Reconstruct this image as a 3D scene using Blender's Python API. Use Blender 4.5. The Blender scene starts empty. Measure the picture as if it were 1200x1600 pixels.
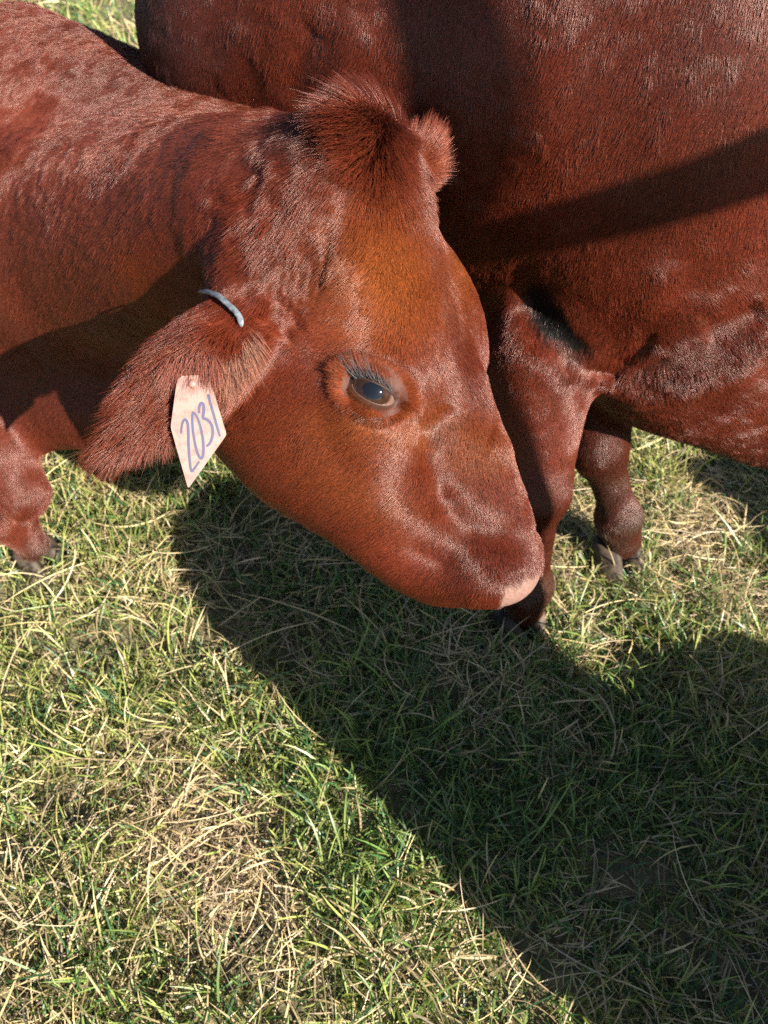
import bpy, math, random
import numpy as np

random.seed(7)
rng = np.random.default_rng(11)
scene = bpy.context.scene
col = scene.collection

# ------------------------------------------------------------------ camera, sky, sun, exposure
CAM_H = 1.05                      # phone held about a metre above the pasture
PITCH = math.radians(48.0)        # looking steeply down
FPX = 1164.0                      # focal length in pixels of a 1200 x 1600 picture
SUN_AZ = math.radians(44.0)       # sun behind the viewer, round to the right
SUN_EL = math.radians(28.5)

cam_data = bpy.data.cameras.new('camera')
cam = bpy.data.objects.new('camera', cam_data)
col.objects.link(cam)
cam.location = (0, 0, CAM_H)
cam.rotation_euler = (math.radians(90) - PITCH, 0, 0)
cam_data.sensor_fit = 'VERTICAL'
cam_data.sensor_height = 36.0
cam_data.lens = 36.0 * FPX / 1600.0
cam_data.clip_start = 0.02
cam_data.clip_end = 2000
cam_data.dof.use_dof = True
cam_data.dof.focus_distance = 0.64
cam_data.dof.aperture_fstop = cam_data.lens / 2.9     # a phone lens: aperture of about 3 mm
scene.camera = cam

to_sun = np.array([math.sin(SUN_AZ) * math.cos(SUN_EL), -math.cos(SUN_AZ) * math.cos(SUN_EL), math.sin(SUN_EL)])
world = bpy.data.worlds.new('World')
scene.world = world
world.use_nodes = True
wn = world.node_tree
wn.nodes.clear()
wo = wn.nodes.new('ShaderNodeOutputWorld')
wb = wn.nodes.new('ShaderNodeBackground')
ws = wn.nodes.new('ShaderNodeTexSky')
ws.sky_type = 'NISHITA'
ws.sun_disc = False
ws.sun_elevation = SUN_EL
ws.sun_rotation = math.pi - SUN_AZ       # 0 = +Y, turning towards +X
ws.air_density = 1.0
ws.dust_density = 0.6
wb.inputs['Strength'].default_value = 0.052
wn.links.new(ws.outputs[0], wb.inputs[0])
wn.links.new(wb.outputs[0], wo.inputs[0])

sun_data = bpy.data.lights.new('sun', 'SUN')
sun_data.energy = 5.0
sun_data.angle = math.radians(0.45)
sun_data.color = (1.0, 0.93, 0.82)
sun = bpy.data.objects.new('sun', sun_data)
col.objects.link(sun)
from mathutils import Vector, Matrix, noise as mnoise
sun.rotation_euler = Vector(-to_sun).to_track_quat('-Z', 'Y').to_euler()
sun.location = Vector(to_sun) * 20

scene.view_settings.view_transform = 'Standard'
scene.view_settings.look = 'None'
scene.view_settings.exposure = 2.0
scene.view_settings.gamma = 1.0
scene.view_settings.use_curve_mapping = False
scene.cycles.max_bounces = 8
scene.cycles.diffuse_bounces = 2
scene.cycles.glossy_bounces = 3
scene.cycles.transmission_bounces = 6
scene.cycles.transparent_max_bounces = 8
scene.cycles.use_denoising = False

# ------------------------------------------------------------------ small tools
def at(u, v, z):
    """world point seen at pixel (u, v) of the 1200 x 1600 photograph, z metres along the optical axis"""
    x = (u - 600.0) / FPX * z
    y = -(v - 800.0) / FPX * z
    return cam2w(np.array([x, y, z]))

SP, CP = math.sin(PITCH), math.cos(PITCH)
def cam2w(c):
    c = np.asarray(c, float)
    return np.stack([c[..., 0], c[..., 1] * SP + c[..., 2] * CP, CAM_H + c[..., 1] * CP - c[..., 2] * SP], -1)
def cdir(c):
    c = np.asarray(c, float)
    return np.stack([c[..., 0], c[..., 1] * SP + c[..., 2] * CP, c[..., 1] * CP - c[..., 2] * SP], -1)
def pix(p):
    """pixel and depth of world points, used only to decide where detail is worth its cost"""
    p = np.asarray(p, float)
    x = p[..., 0]; yy = p[..., 1]; zz = p[..., 2] - CAM_H
    d = yy * CP - zz * SP
    y = yy * SP + zz * CP
    d = np.where(np.abs(d) < 1e-6, 1e-6, d)
    return 600 + x / d * FPX, 800 - y / d * FPX, d
def unit(v):
    v = np.asarray(v, float)
    return v / np.maximum(np.linalg.norm(v, axis=-1, keepdims=True), 1e-12)
def ground_at(u, v):
    yc = -(v - 800.0) / FPX
    t = CAM_H / (SP - yc * CP)
    return at(u, v, t)

def tag(o, label=None, cat=None, group=None, kind=None):
    if label: o['label'] = label
    if cat: o['category'] = cat
    if group: o['group'] = group
    if kind: o['kind'] = kind
    return o
def link(o, parent=None):
    col.objects.link(o)
    if parent is not None:
        o.parent = parent
    return o
def mesh_np(name, V, F4=None, F3=None, mat=None, parent=None, smooth=True, colors=None):
    """one mesh object from numpy vertices, quads and triangles"""
    me = bpy.data.meshes.new(name)
    V = np.ascontiguousarray(V, np.float32)
    n4 = 0 if F4 is None else len(F4)
    n3 = 0 if F3 is None else len(F3)
    idx = []
    if n4: idx.append(np.asarray(F4).reshape(-1))
    if n3: idx.append(np.asarray(F3).reshape(-1))
    idx = np.concatenate(idx).astype(np.int32)
    tot = np.concatenate([np.full(n4, 4), np.full(n3, 3)]).astype(np.int32)
    st = np.concatenate([[0], np.cumsum(tot)[:-1]]).astype(np.int32)
    me.vertices.add(len(V)); me.vertices.foreach_set('co', V.reshape(-1))
    me.loops.add(len(idx)); me.loops.foreach_set('vertex_index', idx)
    me.polygons.add(len(tot)); me.polygons.foreach_set('loop_start', st)
    me.update(calc_edges=True)
    me.polygons.foreach_set('use_smooth', np.full(len(tot), smooth))
    if colors is not None:
        ca = me.color_attributes.new('tint', 'FLOAT_COLOR', 'POINT')
        c4 = np.ones((len(V), 4), np.float32); c4[:, :colors.shape[1]] = colors
        ca.data.foreach_set('color', c4.reshape(-1))
    me.validate()
    o = bpy.data.objects.new(name, me)
    if mat is not None: me.materials.append(mat)
    return link(o, parent)

# ------------------------------------------------------------------ smooth bodies: blended solids turned into one mesh
class Body:
    def __init__(self):
        self.ops = []
    def ell(self, c, r, ax=None, k=0.03, sub=False):
        ax = np.eye(3) if ax is None else np.asarray(ax, float)
        self.ops.append(('e', np.asarray(c, float), np.asarray(r, float), ax, k, sub)); return self
    def cone(self, p0, r0, p1, r1, k=0.03, sub=False, flat=None):
        self.ops.append(('c', np.asarray(p0, float), r0, np.asarray(p1, float), r1, k, sub, flat)); return self
    def groove(self, pts, amp, w):
        """amp > 0 presses a furrow of half width w along a polyline, amp < 0 raises a fold"""
        for a, b in zip(pts[:-1], pts[1:]):
            pass
        self.ops.append(('g', np.asarray(pts, float), amp, w)); return self
    def ev(self, P):
        N = len(P)
        f = np.full(N, 1.0, np.float32)
        for op in self.ops:
            if op[0] == 'e':
                _, c, r, ax, k, sub = op
                m = 0.10 + k
                R = r.max() + m
                sel = np.flatnonzero((np.abs(P - c.astype(np.float32)) < R).all(1))
                if not len(sel): continue
                q = (P[sel] - c) @ ax.T
                q1 = q / r; q2 = q / (r * r)
                k0 = np.sqrt((q1 * q1).sum(1)); k1 = np.sqrt((q2 * q2).sum(1)) + 1e-9
                d = k0 * (k0 - 1.0) / k1
                d = np.where(k0 < 0.05, -r.min(), d)
            elif op[0] == 'c':
                _, a, ra, b, rb, k, sub, flat = op
                m = 0.10 + k + max(ra, rb)
                lo = np.minimum(a, b) - m; hi = np.maximum(a, b) + m
                sel = np.flatnonzero(((P > lo) & (P < hi)).all(1))
                if not len(sel): continue
                q = P[sel]
                ab = b - a
                t = np.clip(((q - a) @ ab) / (ab @ ab), 0, 1)
                e = q - a - t[:, None] * ab
                if flat is not None:
                    nrm, s = flat
                    e = e + np.outer((e @ nrm) * (1.0 / s - 1.0), nrm)
                d = np.sqrt((e * e).sum(1)) - (ra + (rb - ra) * t)
                if flat is not None: d = d * max(flat[1], 0.35)
            else:
                _, pts, amp, w = op
                m = 3 * w
                lo = pts.min(0) - m; hi = pts.max(0) + m
                sel = np.flatnonzero(((P > lo) & (P < hi)).all(1))
                if not len(sel): continue
                q = P[sel]
                best = np.full(len(sel), 9.0)
                tt = np.zeros(len(sel)); L = 0.0
                n = len(pts) - 1
                for i in range(n):
                    ab = pts[i + 1] - pts[i]
                    t = np.clip(((q - pts[i]) @ ab) / (ab @ ab), 0, 1)
                    e = q - pts[i] - t[:, None] * ab
                    dd = (e * e).sum(1)
                    bt = dd < best
                    best = np.where(bt, dd, best); tt = np.where(bt, (i + t) / n, tt)
                fade = np.clip(np.minimum(tt, 1 - tt) * 5.0, 0.15, 1)
                f[sel] += (amp * fade * np.exp(-best / (w * w))).astype(np.float32)
                continue
            g = f[sel]
            if not sub:
                h = np.maximum(k - np.abs(g - d), 0) / k
                f[sel] = (np.minimum(g, d) - h * h * k * 0.25).astype(np.float32)
            else:
                h = np.maximum(k - np.abs(-g - d), 0) / k
                f[sel] = (np.maximum(g, -d) + h * h * k * 0.25).astype(np.float32)
        return f
    def mesh(self, xs, ys, zs):
        """surface of the blended body on a rectilinear grid whose spacing may vary"""
        import openvdb
        S = 4
        def pad(a):
            r = (-(len(a) - 1)) % S
            st = a[-1] - a[-2]
            return np.concatenate([a, a[-1] + st * np.arange(1, r + 1)]).astype(np.float32)
        xs, ys, zs = pad(xs), pad(ys), pad(zs)
        cx, cy, cz = xs[::S], ys[::S], zs[::S]
        G = np.stack(np.meshgrid(cx, cy, cz, indexing='ij'), -1).reshape(-1, 3)
        fc = self.ev(G).reshape(len(cx), len(cy), len(cz))
        # blocks that may hold the surface
        mn = np.full((len(cx) - 1, len(cy) - 1, len(cz) - 1), 9.0, np.float32)
        sg = np.zeros(mn.shape, np.float32)
        for i in (0, 1):
            for j in (0, 1):
                for k in (0, 1):
                    s = fc[i:len(cx) - 1 + i, j:len(cy) - 1 + j, k:len(cz) - 1 + k]
                    mn = np.minimum(mn, np.abs(s)); sg += np.sign(s)
        diag = np.sqrt(np.diff(cx)[:, None, None] ** 2 + np.diff(cy)[None, :, None] ** 2 + np.diff(cz)[None, None, :] ** 2)
        act = (mn < diag * 0.75 + 0.004) | (np.abs(sg) < 7.5)
        nx, ny, nz = len(xs), len(ys), len(zs)
        dense = np.repeat(np.repeat(np.repeat(np.where(fc[:-1, :-1, :-1] > 0, 1.0, -1.0).astype(np.float32), S, 0), S, 1), S, 2)
        D = np.ones((nx, ny, nz), np.float32)
        D[:-1, :-1, :-1] = dense
        need = np.zeros((nx, ny, nz), bool)
        bi = np.argwhere(act) * S
        o = np.stack(np.meshgrid(range(S + 1), range(S + 1), range(S + 1), indexing='ij'), -1).reshape(-1, 3)
        for off in o:
            q = bi + off
            need[q[:, 0], q[:, 1], q[:, 2]] = True
        ii = np.argwhere(need)
        out = np.empty(len(ii), np.float32)
        for s in range(0, len(ii), 400000):
            j = ii[s:s + 400000]
            out[s:s + 400000] = self.ev(np.stack([xs[j[:, 0]], ys[j[:, 1]], zs[j[:, 2]]], 1))
        D[need] = out
        grid = openvdb.FloatGrid(1.0)
        grid.copyFromArray(np.ascontiguousarray(D))
        V, Q = grid.convertToQuads(isovalue=0.0)
        V = np.stack([np.interp(V[:, 0], np.arange(nx), xs), np.interp(V[:, 1], np.arange(ny), ys), np.interp(V[:, 2], np.arange(nz), zs)], 1)
        # settle the vertices on the surface
        for _ in range(2):
            fv = self.ev(V.astype(np.float32)); g = self.grad(V)
            V = V - np.clip(fv, -0.004, 0.004)[:, None] * g * 0.8
        return V, np.asarray(Q)[:, ::-1]
    def grad(self, V, e=0.002):
        g = np.empty((len(V), 3))
        for i in range(3):
            d = np.zeros(3); d[i] = e
            g[:, i] = self.ev((V + d).astype(np.float32)) - self.ev((V - d).astype(np.float32))
        return unit(g)

def spaced(segs):
    """grid coordinates: [(start, end, step), ...] end to end"""
    out = []
    for a, b, s in segs:
        n = max(2, int(round((b - a) / s)))
        out.append(np.linspace(a, b, n, endpoint=False))
    out.append(np.array([segs[-1][1]]))
    return np.concatenate(out)
# ------------------------------------------------------------------ the calf: head frame
poll_c = np.array([(618 - 600) / FPX * 0.640, (800 - 205) / FPX * 0.640, 0.640])
nose_c = np.array([(852 - 600) / FPX * 0.725, (800 - 885) / FPX * 0.725, 0.725])
A_c = unit(nose_c - poll_c)
HL = float(np.linalg.norm(nose_c - poll_c))
R0 = unit(np.array([0, 0, -1.0]) + A_c * A_c[2])
D0 = np.cross(R0, A_c)
if D0[0] < 0: D0 = -D0
TH = math.radians(32)
R_c = unit(R0 * math.cos(TH) - D0 * math.sin(TH))
D_c = unit(D0 * math.cos(TH) + R0 * math.sin(TH))
HO = cam2w(poll_c); HA = cdir(A_c); HD = cdir(D_c); HR = cdir(R_c)
HAX = np.stack([HA, HD, HR])           # rows: towards the nose, out of the forehead, towards the near side
def H(a, d, r=0.0):
    return HO + HA * a + HD * d + HR * r
def mir(p):
    p = np.asarray(p, float)
    return p - 2 * ((p - HO) @ HR)[..., None] * HR if p.ndim > 1 else p - 2 * ((p - HO) @ HR) * HR

EARN = unit(cdir(np.array([.25, .55, -.80])))     # which way the near ear's flat side faces
def build_calf():
    b = Body()
    # trunk and neck, the trunk leaving the picture on the left
    wz = lambda x, y, z: np.array([x, y, z])
    b.cone(wz(-1.05, 1.25, .62), .27, wz(-1.60, 1.42, .62), .28, k=.05)
    b.ell(wz(-0.90, 1.20, .62), (.24, .22, .28), k=.08)
    b.ell(wz(-1.75, 1.45, .66), (.24, .22, .26), k=.08)
    n0 = H(.055, -.135, 0.0); n1 = at(150, 405, 1.16); n2 = at(-230, 340, 1.38)
    b.cone(n0 + np.array([-.03, .05, .0]), .105, n1, .195, k=.05)
    b.cone(n1, .195, n2, .275, k=.06)
    b.cone(n2, .285, wz(-1.05, 1.25, .62), .27, k=.06)
    # crest of the neck
    b.cone(at(410, 243, .94), .054, at(50, 135, 1.18), .110, k=.08)
    # dewlap and brisket
    b.cone(at(230, 640, 1.10), .058, at(-40, 575, 1.30), .14, k=.07)
    # near foreleg
    b.cone(at(-120, 560, 1.22), .13, at(-14, 700, 1.17), .062, k=.05)
    b.cone(at(-14, 700, 1.17), .060, at(32, 768, 1.19), .038, k=.02)
    b.ell(at(34, 765, 1.19), (.035, .035, .042), k=.02)
    ft = ground_at(70, 885)
    b.cone(at(30, 775, 1.20), .031, ft + np.array([-.028, .02, .105]), .026, k=.02)
    b.ell(ft + np.array([-.028, .02, .10]), (.034, .034, .036), k=.02)
    b.cone(ft + np.array([-.028, .02, .10]), .028, ft + np.array([-.006, .006, .055]), .027, k=.02)
    # far foreleg and hind legs, hidden but there
    for (x, y, s) in ((-.88, 1.36, 1), (-1.77, 1.32, -1), (-1.71, 1.60, -1)):
        b.cone(wz(x, y, .50), .10, wz(x + .02 * s, y, .30), .045, k=.04)
        b.cone(wz(x + .02 * s, y, .30), .042, wz(x, y, .09), .028, k=.02)
        b.cone(wz(x, y, .09), .032, wz(x + .03, y - .01, .03), .034, k=.02)
    # ---- head
    b.ell(H(.055, -.085), (.085, .085, .088), HAX, k=.05)              # cranium
    b.ell(H(.140, -.074), (.115, .070, .084), HAX, k=.03)              # forehead
    b.ell(H(.015, -.062), (.050, .060, .062), HAX, k=.04)              # poll
    b.ell(H(.004, -.034), (.028, .030, .034), HAX, k=.03)             # crest under the forelock
    b.cone(H(.20, -.066), .058, H(.375, -.054), .046, k=.03)           # nasal bridge
    b.cone(H(.22, -.020), .016, H(.36, -.018), .015, k=.03)
    b.ell(H(.388, -.068), (.048, .056, .055), HAX, k=.02)             # muzzle
    b.ell(H(.372, -.123), (.048, .042, .040), HAX, k=.025)              # chin
    for s in (1, -1):
        b.ell(H(.400, -.052, .030 * s), (.030, .034, .030), HAX, k=.02)        # nostril wing
        b.ell(H(.378, -.097, .034 * s), (.042, .038, .027), HAX, k=.02)        # upper lip
        b.cone(H(.175, -.205, .050 * s), .060, H(.355, -.122, .022 * s), .038, k=.03)   # lower jaw
        b.ell(H(.175, -.160, .062 * s), (.100, .095, .036), HAX, k=.03)        # cheek muscle
        b.ell(H(.160, -.046 - .010 * (s > 0), .076 * s - .012 * (s > 0)), (.070, .036, .034), HAX, k=.045)       # brow
        b.ell(H(.200, -.066, .088 * s), (.042, .032, .028), HAX, k=.025)       # orbit
        b.cone(H(.245, -.090, .074 * s), .024, H(.330, -.085, .046 * s), .020, k=.025)  # facial crest
        b.ell(H(.070, -.135, .072 * s), (.042, .050, .034), HAX, k=.03)        # ear root
    b.ell(at(790, 884, .742), (.036, .034, .046), HAX, k=.015)               # nose pad
    for c, r in ((at(478, 655, .690), (.090, .075, .050)), (at(585, 765, .712), (.075, .045, .046)), (at(440, 560, .690), (.05, .06, .045))):
        b.ell(c, r, HAX, k=.05); b.ell(mir(c), r, HAX, k=.05)                # broad flat cheek
    # near ear, hanging, and the far ear standing up behind the forelock
    e0, e1 = at(392, 498, .632), at(186, 690, .616)
    eL = unit(e1 - e0); eN = unit(EARN - (EARN @ eL) * eL); eW = np.cross(eL, eN)
    b.cone(at(400, 490, .650), .030, at(345, 535, .622), .026, k=.02, flat=(eN, .5))
    b.ell(e0 * .58 + e1 * .42, (.066, .039, .0125), np.stack([eL, eW, eN]), k=.018)
    b.cone(e0 * .5 + e1 * .5, .034, e1 - eL * .004, .013, k=.018, flat=(eN, .34))
    fe = np.array(mir(H(.078, -.120, .085)))
    b.cone(fe, .024, at(648, 262, .752), .016, k=.02)
    b.cone(at(646, 266, .752), .016, at(674, 216, .756), .005, k=.012)
    return b

def build_cow():
    b = Body()
    a = unit(np.array([.875, -.485, 0]))
    n = np.array([a[1], -a[0], 0])          # towards the viewer's left and front
    up = np.array([0, 0, 1.0])
    AX = np.stack([a, n, up])
    c0 = np.array([.285, .945, 0])
    Q = lambda s, w, z: c0 + a * s + n * w + up * z
    a2 = unit(np.array([.992, -.12, 0])); n2 = np.array([a2[1], -a2[0], 0]); AX2 = np.stack([a2, n2, up])
    Q2 = lambda s, w, z: c0 + a2 * s + n2 * w + up * z
    b.ell(Q(-.24, 0, .74), (.42, .225, .32), AX, k=.05)             # barrel
    b.ell(Q2(.06, .01, .76), (.27, .195, .34), AX2, k=.08)          # chest and shoulders
    b.ell(Q(-.46, -.03, .78), (.20, .19, .34), AX, k=.06)           # hindquarters
    b.ell(Q2(.03, .10, .72), (.14, .110, .27), AX2, k=.05)          # near shoulder
    b.ell(Q2(.17, .10, .60), (.16, .10, .14), AX2, k=.05)           # point of the shoulder
    b.ell(Q2(.19, .075, .455), (.21, .115, .155), AX2, k=.05)         # brisket
    b.ell(Q2(.34, .085, .385), (.18, .085, .130), AX2, k=.05)
    # near foreleg
    ft = ground_at(812, 985); kn = at(838, 765, 1.055); el = at(845, 545, .985)
    b.cone(el, .075, kn, .043, k=.05)
    b.ell(kn, (.043, .043, .05), k=.02)
    b.cone(kn, .034, ft + np.array([0, .02, .11]), .029, k=.02)
    b.ell(ft + np.array([0, .02, .10]), (.038, .038, .042), k=.02)
    b.cone(ft + np.array([0, .02, .10]), .032, ft + np.array([0, .01, .055]), .031, k=.02)
    # far foreleg
    ft = ground_at(962, 880); kn = at(936, 700, 1.20); el = at(940, 560, 1.15)
    b.cone(el, .07, kn, .040, k=.05)
    b.ell(kn, (.040, .04, .048), k=.02)
    b.cone(kn, .032, ft + np.array([-.015, .02, .11]), .027, k=.02)
    b.ell(ft + np.array([-.015, .02, .10]), (.033, .033, .040), k=.02)
    b.cone(ft + np.array([-.015, .02, .10]), .032, ft + np.array([0, .01, .055]), .031, k=.02)
    # hind legs
    for w in (.10, -.14):
        b.cone(Q(-.50, w - .02, .72), .11, Q(-.44, w - .02, .50), .09, k=.08)
        b.cone(Q(-.44, w - .02, .50), .08, Q(-.58, w, .36), .050, k=.04)
        b.cone(Q(-.58, w, .36), .045, Q(-.55, w, .10), .033, k=.03)
        b.cone(Q(-.55, w, .10), .036, Q(-.52, w, .045), .038, k=.02)
    # neck and lowered head, beyond the picture on the right
    W = lambda x, y, z: np.array([x, y, z])
    b.cone(W(.42, .97, .84), .17, W(1.00, .94, .80), .14, k=.08)
    b.cone(W(1.00, .94, .80), .135, W(1.46, .56, .58), .125, k=.06)
    b.cone(W(1.46, .56, .58), .12, W(1.38, .24, .40), .110, k=.05)
    b.cone(W(1.38, .24, .40), .105, W(1.14, .10, .27), .068, k=.04)
    b.ell(W(1.12, .09, .26), (.07, .07, .065), k=.03)
    for e in (W(1.24, .40, .50), W(1.56, .24, .50)):
        b.cone(W(1.40, .32, .48), .045, e, .03, k=.03)
    return b, AX, Q

def surf(body, u, v, z0=.45, z1=1.9):
    """first point of a body met by the sight line through pixel (u, v)"""
    o = np.array([0, 0, CAM_H]); d = at(u, v, 1.0) - o
    zs = np.arange(z0, z1, .003)
    f = body.ev((o + zs[:, None] * d).astype(np.float32))
    i = np.flatnonzero(f < 0)
    if not len(i): return at(u, v, z1 * .6)
    i = i[0]
    if i == 0: return o + zs[0] * d
    t = f[i - 1] / (f[i - 1] - f[i])
    return o + (zs[i - 1] + t * .003) * d
# ------------------------------------------------------------------ materials
def nodes_of(m):
    m.use_nodes = True
    nt = m.node_tree
    return nt, nt.nodes['Principled BSDF']
def plain(name, c, rough=.6, spec=.5, **kw):
    m = bpy.data.materials.new(name); nt, p = nodes_of(m)
    p.inputs['Base Color'].default_value = (*c, 1); p.inputs['Roughness'].default_value = rough
    p.inputs['Specular IOR Level'].default_value = spec
    for k, v in kw.items(): p.inputs[k.replace('_', ' ')].default_value = v
    return m
def coat_material(name):
    """the short coat seen between the single hairs: tinted by the body's own markings, finely streaked"""
    m = bpy.data.materials.new(name); nt, p = nodes_of(m)
    L = nt.links.new
    at_ = nt.nodes.new('ShaderNodeAttribute'); at_.attribute_name = 'tint'
    tc = nt.nodes.new('ShaderNodeTexCoord')
    nz = nt.nodes.new('ShaderNodeTexNoise'); nz.inputs['Scale'].default_value = 260; nz.inputs['Detail'].default_value = 3
    rp = nt.nodes.new('ShaderNodeMapRange'); rp.inputs['To Min'].default_value = .45; rp.inputs['To Max'].default_value = 1.15
    mx = nt.nodes.new('ShaderNodeMix'); mx.data_type = 'RGBA'; mx.blend_type = 'MULTIPLY'; mx.inputs[0].default_value = 1
    L(tc.outputs['Object'], nz.inputs['Vector']); L(nz.outputs['Fac'], rp.inputs['Value'])
    L(at_.outputs['Color'], mx.inputs[6]); L(rp.outputs[0], mx.inputs[7]); L(mx.outputs[2], p.inputs['Base Color'])
    bp = nt.nodes.new('ShaderNodeBump'); bp.inputs['Strength'].default_value = .5; bp.inputs['Distance'].default_value = .002
    L(nz.outputs['Fac'], bp.inputs['Height']); L(bp.outputs[0], p.inputs['Normal'])
    p.inputs['Roughness'].default_value = .62
    p.inputs['Specular IOR Level'].default_value = .12
    return m
def hair_material(name, rough=.33, spec=.45):
    """a single hair: coloured through, with a sheen along its length"""
    m = bpy.data.materials.new(name); nt, p = nodes_of(m)
    a = nt.nodes.new('ShaderNodeAttribute'); a.attribute_name = 'tint'
    nt.links.new(a.outputs['Color'], p.inputs['Base Color'])
    p.inputs['Roughness'].default_value = rough
    p.inputs['Specular IOR Level'].default_value = spec
    p.inputs['IOR'].default_value = 1.5
    p.inputs['Specular Tint'].default_value = (1.0, .78, .72, 1)
    return m

# ------------------------------------------------------------------ fur
def vnoise(P, scale, seed=0):
    """cheap smooth value noise, vectorised"""
    q = np.asarray(P, float) * scale + seed * 17.31
    i = np.floor(q).astype(np.int64); f = q - i
    f = f * f * (3 - 2 * f)
    def h(ix, iy, iz):
        n = (ix * 374761393 + iy * 668265263 + iz * 2147483647 + seed * 1013) & 0x7fffffff
        n = (n ^ (n >> 13)) * 1274126177 & 0x7fffffff
        return ((n ^ (n >> 16)) & 0xffff) / 65535.0
    r = 0
    for dx in (0, 1):
        for dy in (0, 1):
            for dz in (0, 1):
                w = (f[:, 0] if dx else 1 - f[:, 0]) * (f[:, 1] if dy else 1 - f[:, 1]) * (f[:, 2] if dz else 1 - f[:, 2])
                r = r + w * h(i[:, 0] + dx, i[:, 1] + dy, i[:, 2] + dz)
    return r
def blob(U, Vv, u, v, ru, rv=None, ang=0.0):
    rv = ru if rv is None else rv
    c, s = math.cos(ang), math.sin(ang)
    x = (U - u) * c + (Vv - v) * s; y = -(U - u) * s + (Vv - v) * c
    return np.exp(-(x / ru) ** 2 - (y / rv) ** 2)
def flow_field(V, N, seeds):
    """hair direction on vertices from a few combing strokes, laid into the surface"""
    P = np.array([s[0] for s in seeds]); D = unit(np.array([s[1] for s in seeds]))
    out = np.zeros((len(V), 3))
    for s in range(0, len(V), 20000):
        d2 = ((V[s:s + 20000, None, :] - P[None]) ** 2).sum(2)
        w = 1.0 / (d2 + 0.0006) ** 1.7
        out[s:s + 20000] = w @ D / w.sum(1, keepdims=True)
    out -= (out * N).sum(1, keepdims=True) * N
    return unit(out + 1e-6)
def tri_of(Q4):
    return np.concatenate([Q4[:, [0, 1, 2]], Q4[:, [0, 2, 3]]])
def hair_object(name, pts, rad, tint, mat, parent):
    """pts (n, k, 3), rad (n, k), tint (n, 3)"""
    n, k = pts.shape[:2]
    cu = bpy.data.hair_curves.new(name)
    cu.add_curves([k] * n)
    cu.attributes['position'].data.foreach_set('vector', np.ascontiguousarray(pts, np.float32).reshape(-1))
    ra = cu.attributes.new('radius', 'FLOAT', 'POINT'); ra.data.foreach_set('value', np.ascontiguousarray(rad, np.float32).reshape(-1))
    ta = cu.attributes.new('tint', 'FLOAT_COLOR', 'CURVE')
    c4 = np.ones((n, 4), np.float32); c4[:, :3] = tint
    ta.data.foreach_set('color', c4.reshape(-1))
    cu.materials.append(mat)
    o = bpy.data.objects.new(name, cu)
    return link(o, parent)
def grow(V, T, N, flow, dens, length, tint, lift, jitter, width, seed, k=4, clump=0.0, clump_scale=110, curl=0.0, body=None):
    """hairs on a surface; every argument is a value for each vertex"""
    r = np.random.default_rng(seed)
    a, b, c = V[T[:, 0]], V[T[:, 1]], V[T[:, 2]]
    area = .5 * np.linalg.norm(np.cross(b - a, c - a), axis=1)
    ex = area * dens[T].mean(1)
    cnt = np.floor(ex + r.random(len(ex))).astype(int)
    ti = np.repeat(np.arange(len(T)), cnt)
    n = len(ti)
    w1, w2 = r.random(n), r.random(n)
    fl = w1 + w2 > 1; w1[fl] = 1 - w1[fl]; w2[fl] = 1 - w2[fl]
    W = np.stack([1 - w1 - w2, w1, w2], 1)
    tv = T[ti]
    def ip(x):
        return (x[tv] * (W if x.ndim == 1 else W[:, :, None])).sum(1)
    p = ip(V); nn = unit(ip(N)); d = unit(ip(flow)); ln = ip(length); tn = ip(tint); lf = ip(lift); jt = ip(jitter); wd = ip(width)
    s = np.cross(nn, d)
    # neighbouring hairs lean together
    cl = clump if np.isscalar(clump) else ip(clump)
    n1 = vnoise(p, clump_scale, seed) - .5; n2 = vnoise(p, clump_scale * .35, seed + 1) - .5; n3 = vnoise(p, clump_scale * .6, seed + 2) - .5
    side = r.normal(0, 1, n) * jt + (n1 * 1.6 + n2 * 1.8) * cl
    d2 = unit(d + s * side[:, None])
    ln = ln * (.65 + .6 * r.random(n)) * (1 + .5 * n3)
    lf = np.clip(lf * (.6 + .8 * r.random(n)) * (1 + 1.2 * n1 * (cl > 0)), .05, 1.3)
    t = np.linspace(0, 1, k)
    L_t = lf[:, None] * (1 - .75 * t[None])                       # the hair lies down towards its tip
    step = (ln / (k - 1))[:, None, None] * (np.cos(L_t)[:, :, None] * d2[:, None] + np.sin(L_t)[:, :, None] * nn[:, None])
    cr = np.asarray(curl if np.isscalar(curl) else ip(curl))
    if np.any(cr):
        bend = (r.normal(0, 1, n) * cr)[:, None] * t[None]
        step = step + (ln / (k - 1))[:, None, None] * bend[:, :, None] * s[:, None]
    pts = np.empty((n, k, 3))
    pts[:, 0] = p - nn * .0006
    pts[:, 1:] = pts[:, :1] + np.cumsum(step[:, :-1], 1)
    if body is not None:                                            # hairs rest on the skin, they do not dive into it
        for j in range(1, k):
            q = pts[:, j].astype(np.float32)
            f = body.ev(q)
            pts[:, j] += nn * np.maximum(.0003 + .0005 * j - f, 0)[:, None]
    rad = wd[:, None] * (1 - .75 * t[None] ** 1.5)
    tn = tn * (.50 + .95 * r.random(n) ** 1.3)[:, None]
    return pts, rad, np.clip(tn, 0.002, .95)
def srgb(r, g, b):
    f = lambda c: (c / 255) / 12.92 if c / 255 <= .04045 else ((c / 255 + .055) / 1.055) ** 2.4
    return np.array([f(r), f(g), f(b)])
# ------------------------------------------------------------------ calf: body, coat
RED = np.array([.28, .047, .017]); ORANGE = np.array([.48, .120, .026]); DARK = np.array([.10, .026, .020]); PINK = np.array([.62, .36, .29])
calf_body = build_calf()
surf_c = lambda u, v: surf(calf_body, u, v)
def gc(pts, amp, w, off=0.0):
    P = np.array([surf_c(u, v) for u, v in pts])
    return (P, amp, w)
GR = []
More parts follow.
